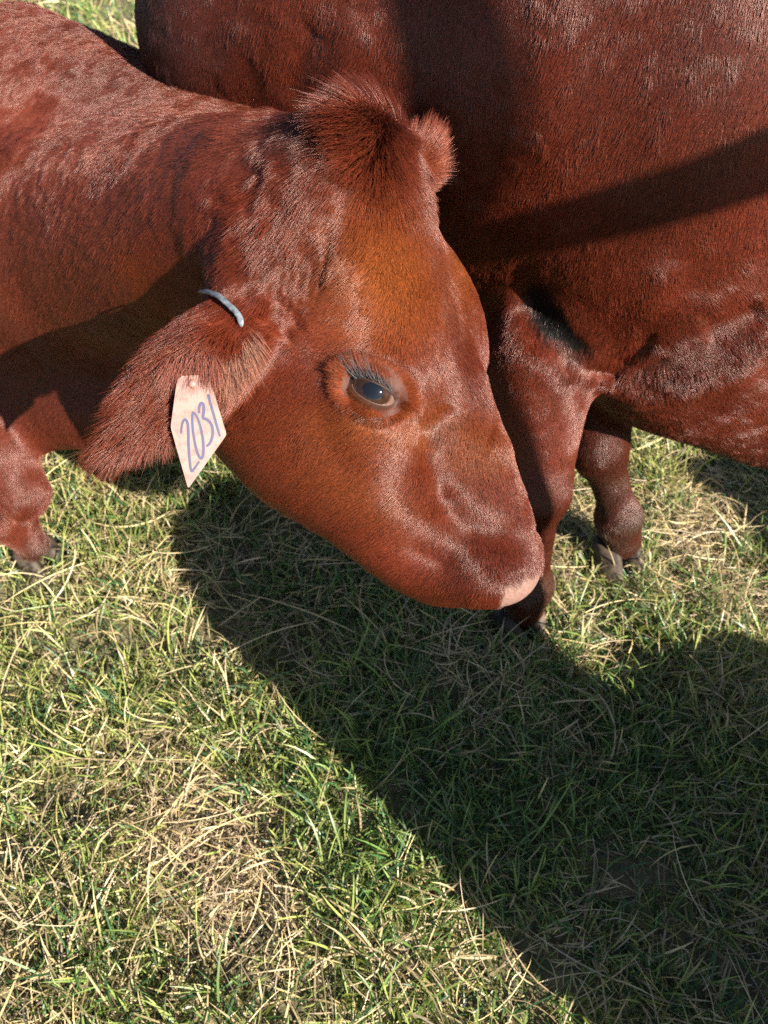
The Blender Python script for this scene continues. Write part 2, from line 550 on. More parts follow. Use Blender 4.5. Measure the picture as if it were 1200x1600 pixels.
# skin folds between forehead and ear, furrows of the nose and lip, hollow before the eye
for k in range(5):
    GR.append(gc([(428 + 17 * k, 500 - 8 * k), (432 + 19 * k, 450 - 10 * k), (448 + 19 * k, 400 - 16 * k)], .0050, .0042))
GR.append(gc([(412, 505), (430, 480), (448, 462)], .006, .008))
GR.append(gc([(436, 530), (452, 510), (474, 495)], .006, .008))
GR.append(gc([(650, 680), (672, 672), (692, 655), (700, 630)], .0026, .012))          # tear furrow
GR.append(gc([(650, 700), (672, 730), (690, 770), (705, 800)], .0020, .010))
GR.append(gc([(640, 765), (690, 790), (740, 825), (790, 855)], .0016, .011))
GR.append(gc([(670, 735), (730, 765), (800, 825)], -.0016, .015))
GR.append(gc([(620, 800), (680, 825), (730, 862), (750, 905)], -.0014, .013))
GR.append(gc([(630, 850), (655, 862), (685, 876), (706, 896)], .0016, .0080))  # corner of the mouth
GR.append(gc([(798, 912), (808, 908), (818, 902)], .007, .0045))         # nostril slit
GR.append(gc([(760, 685), (785, 698), (805, 715)], -.0030, .013))
GR.append(gc([(520, 600), (535, 580), (565, 566), (610, 568), (645, 590), (652, 615)], .0022, .0045))         # crease of the upper lid
GR.append(gc([(535, 640), (570, 664), (620, 664), (650, 650)], .0015, .0045))
GR.append(gc([(500, 620), (502, 665), (520, 710), (560, 750)], .0025, .016))
GR.append(gc([(690, 450), (705, 530), (728, 600), (770, 700)], .0025, .012))         # beside the nasal bridge
GR.append(gc([(372, 512), (320, 528), (270, 560), (225, 610)], -.0050, .008))            # rolled upper rim of the ear
for P_, amp, w in GR: calf_body.groove(P_, amp, w)
# the eye opening
EYE_P = surf_c(584, 613)
EYE_N = unit(calf_body.grad(EYE_P[None], .006)[0])
ex = surf_c(612, 623) - surf_c(556, 603); ex = unit(ex - (ex @ EYE_N) * EYE_N)
ey = np.cross(EYE_N, ex); ey = ey if ey[2] > 0 else -ey
EYE_AX = np.stack([ex, ey, EYE_N])
calf_body.ell(EYE_P, (.0235, .0165, .014), EYE_AX, k=.006, sub=True)
V, Q4 = calf_body.mesh(spaced([(-2.05, -.75, .03), (-.75, -.42, .010), (-.42, .22, .0042)]),
                       spaced([(.25, .88, .0042), (.88, 1.75, .012)]), spaced([(0, .30, .009), (.30, .90, .0042), (.9, 1.05, .01)]))
N = calf_body.grad(V, .003)
U_, V_, Z_ = pix(V)
front = ((np.array([0, 0, CAM_H]) - V) * N).sum(1) > 0            # faces the side the photograph was taken from
Hc = (V - HO) @ HAX.T                                                # head coordinates: along, dorsal, lateral
on_head = (Hc[:, 0] > -.03) & (Hc[:, 1] > -.28) & (np.abs(Hc[:, 2]) < .16) & (V[:, 0] > -.30) & (Z_ < .86)
def eye_dist(P):
    return np.linalg.norm((P - EYE_P) @ EYE_AX.T / np.array([1.25, 1.0, 1.0]), axis=1)
# markings that belong to the animal: mahogany coat, dark forelock and face stripe, paler brow and legs; plus painted shade in the pit before the eye
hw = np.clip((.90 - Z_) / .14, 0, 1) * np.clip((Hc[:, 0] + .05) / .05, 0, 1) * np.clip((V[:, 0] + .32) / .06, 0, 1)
m_or = .95 * blob(U_, V_, 600, 430, 90, 110) + .8 * blob(U_, V_, 600, 660, 120, 40) + .6 * blob(U_, V_, 745, 700, 60, 40) + .5 * blob(U_, V_, 560, 760, 120, 50, .4) \
    + .5 * blob(U_, V_, 715, 400, 30, 90) + .6 * blob(U_, V_, 300, 620, 60, 50)
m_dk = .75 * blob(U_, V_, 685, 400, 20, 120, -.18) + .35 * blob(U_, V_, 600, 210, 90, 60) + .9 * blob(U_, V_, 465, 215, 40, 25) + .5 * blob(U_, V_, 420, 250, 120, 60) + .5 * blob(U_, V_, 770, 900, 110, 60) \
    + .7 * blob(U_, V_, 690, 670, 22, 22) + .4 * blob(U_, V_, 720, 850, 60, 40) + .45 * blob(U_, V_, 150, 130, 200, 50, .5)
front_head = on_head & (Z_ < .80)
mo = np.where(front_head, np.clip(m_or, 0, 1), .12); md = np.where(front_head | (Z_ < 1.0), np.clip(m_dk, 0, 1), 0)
tone = vnoise(V, 14, 3) - .5
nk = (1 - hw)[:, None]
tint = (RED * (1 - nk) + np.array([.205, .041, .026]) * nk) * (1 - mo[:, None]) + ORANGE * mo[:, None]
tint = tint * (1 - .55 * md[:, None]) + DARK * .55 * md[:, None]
tint *= (1 + .45 * tone[:, None])
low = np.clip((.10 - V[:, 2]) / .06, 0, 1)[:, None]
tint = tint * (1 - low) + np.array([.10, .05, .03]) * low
# bare pink skin of the nose pad
pad = on_head & (Hc[:, 0] > .36) & (((U_ > 782) & (V_ > 908 - (U_ - 785) * .38)) | (Hc[:, 0] > .436))
tint[pad] = PINK
rim = np.clip((.0225 - eye_dist(V)) / .004, 0, 1)[:, None]                 # dark bare skin round the eye
tint = tint * (1 - rim) + np.array([.10, .035, .018]) * rim
M_calf = coat_material('calf_coat')
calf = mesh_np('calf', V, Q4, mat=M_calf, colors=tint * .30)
tag(calf, 'red-brown young cow with numbered ear tag, head lowered in front of the other animal', 'cow', 'red cattle standing on the pasture')
# combing strokes: pixel, direction in the picture
def strokes(body, rows):
    out = []
    for u, v, du, dv in rows:
        p = surf(body, u, v); L = math.hypot(du, dv)
        q = surf(body, u + du / L * 14, v + dv / L * 14)
        if np.linalg.norm(q - p) > .05: q = p + cdir(np.array([du / L, -dv / L, 0.0])) * .008
        out.append((p, q - p))
    return out
calf_rows = [(515, 195, -40, 12), (540, 178, -38, -4), (572, 170, -30, -16), (600, 172, -10, -22), (622, 182, 22, 4), (645, 212, 22, 34), (530, 225, -40, 25), (560, 200, -32, 14), (590, 205, -8, 40), (610, 212, 14, 45), (630, 240, 22, 50), (660, 300, 18, 60), (590, 250, 5, 50), (550, 255, -20, 40), (600, 300, 5, 60), (650, 300, 12, 60), (560, 280, -15, 50), (500, 250, -50, 30), (440, 260, -50, 30),
    (380, 300, -40, 30), (350, 380, -40, 40), (430, 350, -40, 30), (500, 380, -40, 30), (580, 400, -25, 40), (640, 420, 10, 50), (690, 420, 15, 60),
    (520, 460, -40, 30), (470, 520, -50, 20), (440, 560, -40, 30), (600, 500, -20, 40), (670, 540, 15, 50), (720, 540, 20, 60), (725, 460, 15, 60),
    (560, 545, -40, 5), (630, 570, 10, 40), (680, 620, 15, 40), (740, 620, 25, 50), (780, 700, 25, 50), (720, 700, -5, 50), (660, 700, -20, 40),
    (590, 670, -40, 25), (520, 650, -40, 30), (450, 640, -40, 40), (400, 660, -40, 40), (430, 740, -40, 30), (520, 780, -40, 20), (600, 790, -40, 20), (560, 720, -40, 30),
    (670, 780, -30, 35), (730, 790, 0, 40), (790, 790, 15, 50), (820, 840, 10, 50), (760, 860, -10, 40), (700, 860, -35, 30), (650, 860, -40, 20), (720, 920, -20, 30), (780, 910, 5, 30), (670, 910, -30, 30),
    (340, 480, -40, 40), (370, 540, -20, 50), (300, 540, -50, 50), (250, 590, -50, 50), (210, 650, -50, 60), (330, 590, -20, 60), (270, 650, -40, 60),
    (300, 240, -50, 40), (250, 180, -45, 40), (200, 230, -40, 55), (150, 150, -45, 35), (60, 80, -42, 38), (100, 300, -30, 60), (40, 200, -40, 50), (200, 330, -40, 60), (150, 420, -40, 60), (60, 450, -30, 60),
    (100, 580, -40, 50), (30, 620, -30, 50), (645, 270, 16, -40), (660, 240, 18, -40), (670, 226, 18, -40), (30, 740, 0, 50), (30, 860, 10, 50)]
seeds = strokes(calf_body, calf_rows)
near = (np.abs(U_ - 600) < 900) & (V_ > -350) & (V_ < 1300) & (V[:, 0] > -1.0)
flow = np.tile(np.array([-.6, .3, -.7]), (len(V), 1))
flow[near] = flow_field(V[near], N[near], seeds)
flow -= (flow * N).sum(1, keepdims=True) * N; flow = unit(flow + 1e-6)
inview = (U_ > -120) & (U_ < 1320) & (V_ > -120) & (V_ < 1720) & front
eye_d = np.linalg.norm((V - EYE_P) @ EYE_AX.T / np.array([1.25, 1.0, 1.0]), axis=1)
tuft = np.where(on_head, blob(U_, V_, 566, 195, 52, 50) + .45 * blob(U_, V_, 620, 270, 45, 70, -.4), 0)
poll_fluff = hw * blob(U_, V_, 440, 320, 100, 110)
ear = np.where(Z_ < .66, np.clip(blob(U_, V_, 250, 620, 150, 95, -.78) * 1.5, 0, 1), 0) * (U_ < 420)
far_ear = np.where((Z_ > .70) & (Z_ < .90), blob(U_, V_, 664, 240, 34, 50), 0)
tint = tint * (1 + .55 * far_ear[:, None]) + np.array([.02, .03, .025]) * far_ear[:, None]
dens = .80e6 + .75e6 * hw
dens = np.where(inview, dens, np.where(front & near, 1.2e5, 0))
dens = np.where(pad | (eye_d < .0185), 0, dens)
leng = .0135 - .0040 * hw + .034 * np.clip(tuft, 0, 1) * (.45 + 1.1 * vnoise(V, 55, 13)) + .010 * poll_fluff + .013 * ear + .012 * np.where(Z_ < .66, blob(U_, V_, 205, 675, 60, 50), 0) + .016 * far_ear
lift = .22 - .01 * hw + .62 * np.clip(tuft, 0, 1) + .20 * poll_fluff + .14 * ear + .4 * far_ear
jit = .12 - .01 * hw + .12 * np.clip(tuft + ear, 0, 1)
wid = .00021 - .00005 * hw - .00002 * ear
clm = .34 - .06 * hw + .4 * poll_fluff + .6 * np.clip(tuft, 0, 1) + .12 * ear
dens = dens * (1 - .35 * np.clip(ear + tuft, 0, 1))
M_hair = hair_material('calf_hair')
T = tri_of(Q4)
keep = (dens[T].mean(1) > 0)
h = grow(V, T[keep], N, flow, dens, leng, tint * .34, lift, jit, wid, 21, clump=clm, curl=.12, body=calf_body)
hair_object('coat', *h, M_hair, calf)
print('calf hairs', len(h[0]))
# ------------------------------------------------------------------ eye, lids and lashes of the calf
def EP(x, y, z):
    return EYE_P + EYE_AX[0] * x + EYE_AX[1] * y + EYE_AX[2] * z
BALL_R, BALL_Z = .0215, -.0140
def almond(phi):
    """edge of the eye opening: corner towards the nose drawn out, lower lid flatter"""
    c, s = math.cos(phi), math.sin(phi)
    x = .0185 * c
    y = (.0068 * s * (1 - .10 * c) if s > 0 else .0078 * s) - .0010 * c
    return x, y
def on_ball(x, y, lift=0.0):
    z = math.sqrt(max((BALL_R + lift) ** 2 - x * x - y * y, 1e-8))
    return z + BALL_Z
def build_eye():
    n, m = 40, 24
    Vv, C = [], []
    for i in range(m + 1):
        th = math.pi * .62 * i / m
        for j in range(n):
            ph = 2 * math.pi * j / n
            x, y, z = BALL_R * math.sin(th) * math.cos(ph), BALL_R * math.sin(th) * math.sin(ph), BALL_R * math.cos(th)
            Vv.append(EP(x, y, z + BALL_Z))
            e = math.hypot((x + .001) / .0150, (y - .0010) / .0112)      # wide dark iris and pupil
            if e < .62: c = (.004, .005, .008)
            elif e < 1.0: c = (.020, .009, .005)
            elif e < 1.07: c = (.05, .03, .025)
            elif y < -.0068: c = (.34, .26, .24)
            else: c = (.10, .055, .04)
            C.append(c)
    F = [(i * n + j, (i + 1) * n + j, (i + 1) * n + (j + 1) % n, i * n + (j + 1) % n) for i in range(m) for j in range(n)]
    mt = bpy.data.materials.new('wet_eye'); nt, p = nodes_of(mt)
    a = nt.nodes.new('ShaderNodeAttribute'); a.attribute_name = 'tint'; nt.links.new(a.outputs['Color'], p.inputs['Base Color'])
    p.inputs['Roughness'].default_value = .05; p.inputs['Specular IOR Level'].default_value = .26
    mesh_np('eye', np.array(Vv), np.array(F), mat=mt, parent=calf, colors=np.array(C))
    # lids: a rolled lip on the ball that spreads out under the coat
    prof = [(.0, -.0022), (.0, .0000), (.0003, .0010), (.0010, .0016), (.0022, .0016), (.0045, .0010), (.0080, .0000), (.0125, -.0016)]
    n = 72
    Vv, C = [], []
    for j in range(n):
        ph = 2 * math.pi * j / n
        x, y = almond(ph)
        l = math.hypot(x / .019, y / .0095); ox, oy = x / .019 ** 1, y / .0095
        no = math.hypot(x / .019 ** 2, y / .0095 ** 2); ox, oy = x / .019 ** 2 / no, y / .0095 ** 2 / no
        upper = math.sin(ph) > 0
        for q, (o, h) in enumerate(prof):
            f = 1.35 if upper else 1.0
            px, py = x + ox * o * f, y + oy * o * f
            rr = min(math.hypot(px, py), BALL_R * .98)
            bz = math.sqrt(max(BALL_R ** 2 - min(px * px + py * py, (BALL_R * .97) ** 2), 0)) + BALL_Z
            # the outer rows follow the head, the inner rows the ball
            w = min(1, o / .0085)
            flat = -.0005 + .0008 * (1 if upper else 0)
            z = bz * (1 - w) + flat * w + h
            if math.hypot(px, py) < BALL_R * .985: z = max(z, bz + .0007)
            Vv.append(EP(px, py, z))
            if q <= 1: c = (.30, .19, .15) if not upper else (.030, .016, .013)
            elif q <= 4: c = (.030, .013, .009) if not upper else (.022, .010, .007)
            else: c = (.048, .013, .006)
            C.append(c)
    k = len(prof)
    F = [(j * k + i, ((j + 1) % n) * k + i, ((j + 1) % n) * k + i + 1, j * k + i + 1) for j in range(n) for i in range(k - 1)]
    lid = mesh_np('eyelid', np.array(Vv), np.array(F), mat=plain_tint('eyelid_skin', .62, .2), parent=calf, colors=np.array(C))
    M_lash = hair_material('lash_hair', .45, .15)
    # lashes of the upper lid
    r = np.random.default_rng(4)
    pts = []
    for i in range(80):
        ph = math.radians(r.uniform(38, 165))
        x, y = almond(ph)
        base = np.array([x * 1.02, y + .0012 + r.uniform(0, .0022), on_ball(x, y) + .0018])
        ln = r.uniform(.008, .021) * (1.1 if ph > 1.6 else .7)
        out = unit(np.array([-.75 + .45 * math.cos(ph) + r.normal(0, .22), .50 + r.normal(0, .20), .75 + r.normal(0, .12)]))
        bend = np.array([-.25, .55, -.35])
        pts.append([EP(*(base + out * ln * t + bend * ln * t * t * .8)) for t in (0, .3, .6, .85, 1)])
    pts = np.array(pts)
    hair_object('eyelashes', pts, np.tile(np.array([.00012, .00011, .00009, .00006, .00003]), (len(pts), 1)), np.tile([.050, .046, .048], (len(pts), 1)) * r.uniform(.3, 2.2, (len(pts), 1)), M_lash, lid)
    # short fine hair on the lids
    VL = np.array(Vv); FL = np.array(F)
    me_n = np.zeros_like(VL)
    fn = np.cross(VL[FL[:, 1]] - VL[FL[:, 0]], VL[FL[:, 2]] - VL[FL[:, 0]])
    for q in range(4): np.add.at(me_n, FL[:, q], fn)
    me_n = unit(me_n); me_n *= np.sign((me_n * EYE_AX[2]).sum(1, keepdims=True) + 1e-9)
    row = np.tile(np.arange(k), n)
    fl = unit((VL - EYE_P) - ((VL - EYE_P) * me_n).sum(1, keepdims=True) * me_n + EYE_AX[0] * -.004)
    d = np.where(row >= 3, 5e6, 0.0)
    up_ = ((VL - EYE_P) @ EYE_AX[1] > 0)
    ln = np.where(row >= 5, .0085, .005)
    tn = np.where(row[:, None] < 5, np.where(up_[:, None], np.array([[.05, .022, .016]]), np.array([[.14, .045, .018]])), np.array([[.30, .062, .020]]))
    o1 = np.ones(len(VL))
    hh = grow(VL, tri_of(FL), me_n, fl, d, ln, tn * .42, (.28) * o1, .2 * o1, .00013 * o1, 77)
    hair_object('lid_hair', *hh, M_lash, lid)

def plain_tint(name, rough, spec=.5):
    m = bpy.data.materials.new(name); nt, p = nodes_of(m)
    a = nt.nodes.new('ShaderNodeAttribute'); a.attribute_name = 'tint'
    nt.links.new(a.outputs['Color'], p.inputs['Base Color'])
    p.inputs['Roughness'].default_value = rough; p.inputs['Specular IOR Level'].default_value = spec
    tc = nt.nodes.new('ShaderNodeTexCoord'); nz = nt.nodes.new('ShaderNodeTexNoise'); nz.inputs['Scale'].default_value = 900
    bp = nt.nodes.new('ShaderNodeBump'); bp.inputs['Strength'].default_value = .25; bp.inputs['Distance'].default_value = .001
    nt.links.new(tc.outputs['Object'], nz.inputs['Vector']); nt.links.new(nz.outputs['Fac'], bp.inputs['Height']); nt.links.new(bp.outputs[0], p.inputs['Normal'])
    return m
build_eye()

# ------------------------------------------------------------------ hooves: two curved claws each
M_hoof = bpy.data.materials.new('hoof_horn')
nt, p_ = nodes_of(M_hoof)
nz = nt.nodes.new('ShaderNodeTexNoise'); nz.inputs['Scale'].default_value = 60; nz.inputs['Detail'].default_value = 6
cr = nt.nodes.new('ShaderNodeValToRGB'); cr.color_ramp.elements[0].color = (.016, .012, .010, 1); cr.color_ramp.elements[1].color = (.11, .080, .058, 1); cr.color_ramp.elements[1].position = .8; cr.color_ramp.elements[0].position = .35
tcn = nt.nodes.new('ShaderNodeTexCoord'); nt.links.new(tcn.outputs['Object'], nz.inputs['Vector'])
nt.links.new(nz.outputs['Fac'], cr.inputs[0]); nt.links.new(cr.outputs[0], p_.inputs['Base Color']); p_.inputs['Roughness'].default_value = .6; p_.inputs['Specular IOR Level'].default_value = .15
def hoof(foot, heading, parent, s=1.0):
    f = unit(np.array([heading[0], heading[1], 0])); sd = np.array([-f[1], f[0], 0])
    for side in (1, -1):
        Vv = []
        n = 14
        rows = [(0.000, 1.10, .0), (.014, 1.08, -.002), (.032, .98, -.008), (.050, .88, -.015), (.064, .80, -.020), (.070, .55, -.022)]
        for z, sc, back in rows:
            for j in range(n):
                t = 2 * math.pi * j / n
                x = .038 * math.cos(t) * sc + (.004 * math.cos(t) if math.cos(t) > 0 else 0)
                y = .0250 * math.sin(t) * sc * (1.0 - .18 * max(0, math.cos(t)))
                if math.sin(t) * side < 0: y *= .55
                Vv.append(foot + (f * (x + back) + sd * (side * .0185 + y)) * s + np.array([0, 0, z * s]))
        F = [(i * n + j, i * n + (j + 1) % n, (i + 1) * n + (j + 1) % n, (i + 1) * n + j) for i in range(len(rows) - 1) for j in range(n)]
        Vv.append(foot + (f * -.02 + sd * side * .0195) * s + np.array([0, 0, .062 * s])); top = len(Vv) - 1
        T3 = [((len(rows) - 1) * n + j, (len(rows) - 1) * n + (j + 1) % n, top) for j in range(n)]
        mesh_np('claw', np.array(Vv), np.array(F), np.array(T3), mat=M_hoof, parent=parent)
hoof(ground_at(74, 886) - np.array([0, 0, .022]), (.75, -.65), calf, .95)
for (x, y) in ((-.85, 1.35), (-1.74, 1.31), (-1.68, 1.59)):
    hoof(np.array([x, y, 0]), (.9, -.3), calf, .95)

# ------------------------------------------------------------------ ear tag with its number, and the clip higher on the ear
TAG_Z = pix(surf(calf_body, 303, 588))[2] - .0035
print('TAG_Z', TAG_Z)
def tagpt(zx, zy, off=0.0):
    """a point of the tag's face; zx, zy run over its face in its own drawing units"""
    u = 240 + zx / 4.445; v = 420 + zy / 4.445
    z = TAG_Z - .0085 + (v - 590) * .00003 + (u - 300) * .00010 - off
    return at(u, v, z)
def rounded(poly, r, n=5):
    out = []
    P = np.array(poly, float); m = len(P)
    for i in range(m):
        a, b, c = P[i - 1], P[i], P[(i + 1) % m]
        p0 = b + unit(a - b) * r; p1 = b + unit(c - b) * r
        for t in np.linspace(0, 1, n):
            out.append((1 - t) ** 2 * p0 + 2 * t * (1 - t) * b + t * t * p1)
    return np.array(out)
def plate(name, outline, thick, mat, parent):
    n = len(outline)
    ft = np.array([tagpt(x, y) for x, y in outline]); bk = np.array([tagpt(x, y, -thick) for x, y in outline])
    c0, c1 = ft.mean(0), bk.mean(0)
    Vv = np.concatenate([ft, bk, [c0], [c1]])
    F4 = [(i, (i + 1) % n, n + (i + 1) % n, n + i) for i in range(n)]
    F3 = [(2 * n, (i + 1) % n, i) for i in range(n)] + [(2 * n + 1, n + i, n + (i + 1) % n) for i in range(n)]
    return mesh_np(name, Vv, np.array(F4), np.array(F3), mat=mat, parent=parent, smooth=False)
M_tag = bpy.data.materials.new('tag_plastic'); nt, p_ = nodes_of(M_tag)
tcn = nt.nodes.new('ShaderNodeTexCoord')
nz = nt.nodes.new('ShaderNodeTexNoise'); nz.inputs['Scale'].default_value = 130; nz.inputs['Detail'].default_value = 5
cr = nt.nodes.new('ShaderNodeValToRGB')
cr.color_ramp.elements[0].position = .25; cr.color_ramp.elements[0].color = (.135, .062, .048, 1)
cr.color_ramp.elements[1].position = .55; cr.color_ramp.elements[1].color = (.215, .118, .098, 1)
nt.links.new(tcn.outputs['Object'], nz.inputs['Vector']); nt.links.new(nz.outputs['Fac'], cr.inputs[0]); nt.links.new(cr.outputs[0], p_.inputs['Base Color'])
p_.inputs['Roughness'].default_value = .42; p_.inputs['Subsurface Weight'].default_value = .15; p_.inputs['Subsurface Radius'].default_value = (.004, .002, .001)
ear_tag = bpy.data.objects.new('ear_tag', None); link(ear_tag)
ear_tag.location = Vector(tagpt(270, 700))
tag(ear_tag, 'pale peach diamond ear tag with the handwritten number 2031 hanging from the ear', 'ear tag')
bpy.context.view_layer.update()
def keep_parent(o, par):
    o.matrix_parent_inverse = par.matrix_world.inverted()
    return o
panel = keep_parent(plate('panel', rounded([(160, 790), (185, 745), (365, 735), (394, 780), (508, 1152), (240, 1528), (118, 1100)], 22), .0016, M_tag, ear_tag), ear_tag)
M_ink = plain('marker_ink', (.020, .020, .060), .5)
def ink(pts, w=.0017):
    P = np.array(pts, float)
    # smooth the stroke
    for _ in range(3):
        Q = np.empty((2 * len(P) - 2 + 2, 2)); Q[0] = P[0]; Q[-1] = P[-1]
        Q[1:-1:2] = .75 * P[:-1] + .25 * P[1:]; Q[2:-1:2] = .25 * P[:-1] + .75 * P[1:]
        P = Q
    C = np.array([tagpt(x, y, .0003) for x, y in P])
    nrm = unit(np.cross(tagpt(300, 900) - tagpt(200, 900), tagpt(200, 1000) - tagpt(200, 900)))
    tg = unit(np.gradient(C, axis=0)); sd = np.cross(nrm, tg)
    ww = w * (.75 + .5 * np.sin(np.linspace(.4, 2.9, len(C))))[:, None] * .5
    Vv = np.concatenate([C - sd * ww, C + sd * ww]); n = len(C)
    F = [(i, i + 1, n + i + 1, n + i) for i in range(n - 1)]
    keep_parent(mesh_np('digit', Vv, np.array(F), mat=M_ink, parent=ear_tag), ear_tag)
ink([(192, 1145), (196, 1080), (215, 1040), (236, 1060), (242, 1130), (242, 1210), (250, 1330), (262, 1420), (285, 1385), (318, 1338)])
ink([(275, 992), (268, 1030), (272, 1120), (290, 1230), (312, 1300), (332, 1325), (348, 1290), (346, 1200), (330, 1110), (305, 1030), (283, 1000), (268, 995)])
ink([(318, 1005), (314, 965), (330, 928), (348, 940), (350, 985), (340, 1040), (368, 1042), (402, 1075), (414, 1130), (404, 1190), (385, 1222), (366, 1232)], .0019)
ink([(378, 872), (395, 935), (420, 1020), (445, 1110), (462, 1166)])
shaft = Body()
sh0 = tagpt(272, 800, -.0012); sh1 = sh0 + unit(EARN) * -.014
shaft.cone(sh0, .0040, sh1, .0036, k=.001)
lo, hi = np.minimum(sh0, sh1) - .008, np.maximum(sh0, sh1) + .008
Vv, Fq = shaft.mesh(np.arange(lo[0], hi[0], .0015), np.arange(lo[1], hi[1], .0015), np.arange(lo[2], hi[2], .0015))
keep_parent(mesh_np('stud', Vv, Fq, mat=M_tag, parent=ear_tag), ear_tag)
# the ear's own fringe falling over the top of the tag, and the longer fringe along its front edge
def fringe(rows, n, ln, seed, tint_, out_=0.0):
    r = np.random.default_rng(seed)
    out = []
    for i in range(n):
        t = r.random() * (len(rows) - 1); k_ = min(int(t), len(rows) - 2); f = t - k_
        u, v, du, dv = np.array(rows[k_]) * (1 - f) + np.array(rows[k_ + 1]) * f
        u += r.normal(0, 4); v += r.normal(0, 7)
        p = surf(calf_body, u, v)
        d = unit(cdir(np.array([du + r.normal(0, 7), -dv, 0.0])))
        o = unit(cdir(np.array([.1, .2, -1.0])))
        p = p + o * out_ * r.random()
        L = ln * r.uniform(.55, 1.25); lf = r.uniform(.35, .75)
        out.append([p + d * L * q + o * L * (lf * q - .45 * lf * q * q) for q in (0, .25, .5, .75, 1)])
    out = np.array(out)
    hair_object('fringe', out, np.tile(np.array([.00013, .00013, .00011, .00008, .00003]), (n, 1)), np.array(tint_) * r.uniform(.5, 1.7, (n, 1)), M_hair, calf)
fringe([(262, 576, -12, 40), (290, 572, -4, 40), (318, 572, 3, 40), (342, 572, 8, 40)], 1000, .021, 91, (.15, .050, .034), .010)
fringe([(340, 575, 4, 40), (362, 562, 8, 40), (380, 545, 12, 36), (392, 520, 16, 30)], 700, .030, 92, (.20, .090, .060))
fringe([(190, 690, -14, 36), (220, 700, -4, 40), (250, 690, 2, 40), (268, 668, 4, 40)], 700, .020, 93, (.13, .045, .030))

M_clip = bpy.data.materials.new('clip_plastic'); nt, p_ = nodes_of(M_clip)
nz = nt.nodes.new('ShaderNodeTexNoise'); nz.inputs['Scale'].default_value = 160; nz.inputs['Detail'].default_value = 4
cr = nt.nodes.new('ShaderNodeValToRGB'); cr.color_ramp.elements[0].color = (.035, .042, .05, 1); cr.color_ramp.elements[1].color = (.16, .18, .20, 1); cr.color_ramp.elements[0].position = .3; cr.color_ramp.elements[1].position = .7
tcn = nt.nodes.new('ShaderNodeTexCoord'); nt.links.new(tcn.outputs['Object'], nz.inputs['Vector']); nt.links.new(nz.outputs['Fac'], cr.inputs[0]); nt.links.new(cr.outputs[0], p_.inputs['Base Color']); p_.inputs['Roughness'].default_value = .4
def build_clip():
    px = [(320, 449, .0075), (332, 459, .0085), (346, 473, .0085), (360, 487, .0085), (371, 498, .0080), (376, 506, .0070), (377, 514, .0035)]
    C = np.array([surf(calf_body, u, v) + unit(calf_body.grad(surf(calf_body, u, v)[None], .006)[0]) * h for u, v, h in px])
    # smooth run
    t = np.linspace(0, len(C) - 1, 25); C = np.stack([np.interp(t, range(len(C)), C[:, i]) for i in range(3)], 1)
    for _ in range(3): C[1:-1] = .25 * C[:-2] + .5 * C[1:-1] + .25 * C[2:]
    nrm = unit(calf_body.grad(surf(calf_body, 350, 480)[None], .01)[0])
    tg = unit(np.gradient(C, axis=0)); sd = unit(np.cross(nrm, tg)); nn = np.cross(tg, sd)
    n = len(C); m = 10
    Vv = []
    for i in range(n):
        e = min(1, .35 + min(i, n - 1 - i) / 2.5)
        ribs = 1 + .08 * math.sin(i * 1.9)
        for j in range(m):
            a = 2 * math.pi * j / m
            x = math.copysign(abs(math.cos(a)) ** .7, math.cos(a)) * .0026 * e * ribs; y = math.copysign(abs(math.sin(a)) ** .7, math.sin(a)) * .0013 * e
            Vv.append(C[i] + sd[i] * x + nn[i] * y)
    F = [(i * m + j, i * m + (j + 1) % m, (i + 1) * m + (j + 1) % m, (i + 1) * m + j) for i in range(n - 1) for j in range(m)]
    Vv += [C[0], C[-1]]
    T3 = [(n * m, (j + 1) % m, j) for j in range(m)] + [(n * m + 1, (n - 1) * m + j, (n - 1) * m + (j + 1) % m) for j in range(m)]
    o = mesh_np('ear_clip', np.array(Vv), np.array(F), np.array(T3), mat=M_clip)
    tag(o, 'small blue-grey plastic clip through the upper edge of the tagged ear', 'ear clip')
build_clip()

# ------------------------------------------------------------------ the animal behind
cow_body, KAX, KQ = build_cow()
surf_k = lambda u, v: surf(cow_body, u, v)
def gk(pts, amp, w):
    return (np.array([surf_k(u, v) for u, v in pts]), amp, w)
GK = [gk([(818, 420), (830, 480), (860, 525), (895, 560), (915, 580)], .016, .020),        # armpit behind the forearm
      gk([(905, 575), (960, 580), (1000, 545), (1022, 515)], .007, .009),
      gk([(960, 560), (1000, 570), (1050, 555)], .004, .008),
      gk([(920, 600), (1000, 612), (1080, 600), (1150, 570), (1200, 535), (1250, 505)], -.016, .026),   # fold of the brisket
      gk([(1010, 500), (1030, 450), (1055, 400)], -.006, .020),
      gk([(1090, 520), (1140, 505), (1200, 480)], .008, .022),
      gk([(880, -200), (870, 60), (850, 300)], -.005, .03),
      gk([(1010, -200), (985, 160), (960, 330)], .003, .035),
      gk([(500, 20), (470, 90), (450, 170)], .004, .02), gk([(560, 10), (545, 90), (530, 160)], -.004, .02), gk([(390, 20), (370, 90), (350, 150)], -.003, .02)]
for P_, amp, w in GK: cow_body.groove(P_, amp, w)
VK, QK = cow_body.mesh(spaced([(-.75, -.50, .02), (-.50, .55, .008), (.55, 1.70, .02)]), spaced([(-.45, .45, .02), (.45, 1.35, .008), (1.35, 1.75, .02)]), spaced([(0, .90, .008), (.90, 1.25, .02)]))
NK = cow_body.grad(VK, .004)
UK, WK, ZK = pix(VK)
frontK = ((np.array([0, 0, CAM_H]) - VK) * NK).sum(1) > 0
toneK = vnoise(VK, 9, 5) - .5; toneK2 = vnoise(VK * np.array([1, 1, .45]), 26, 6) - .5
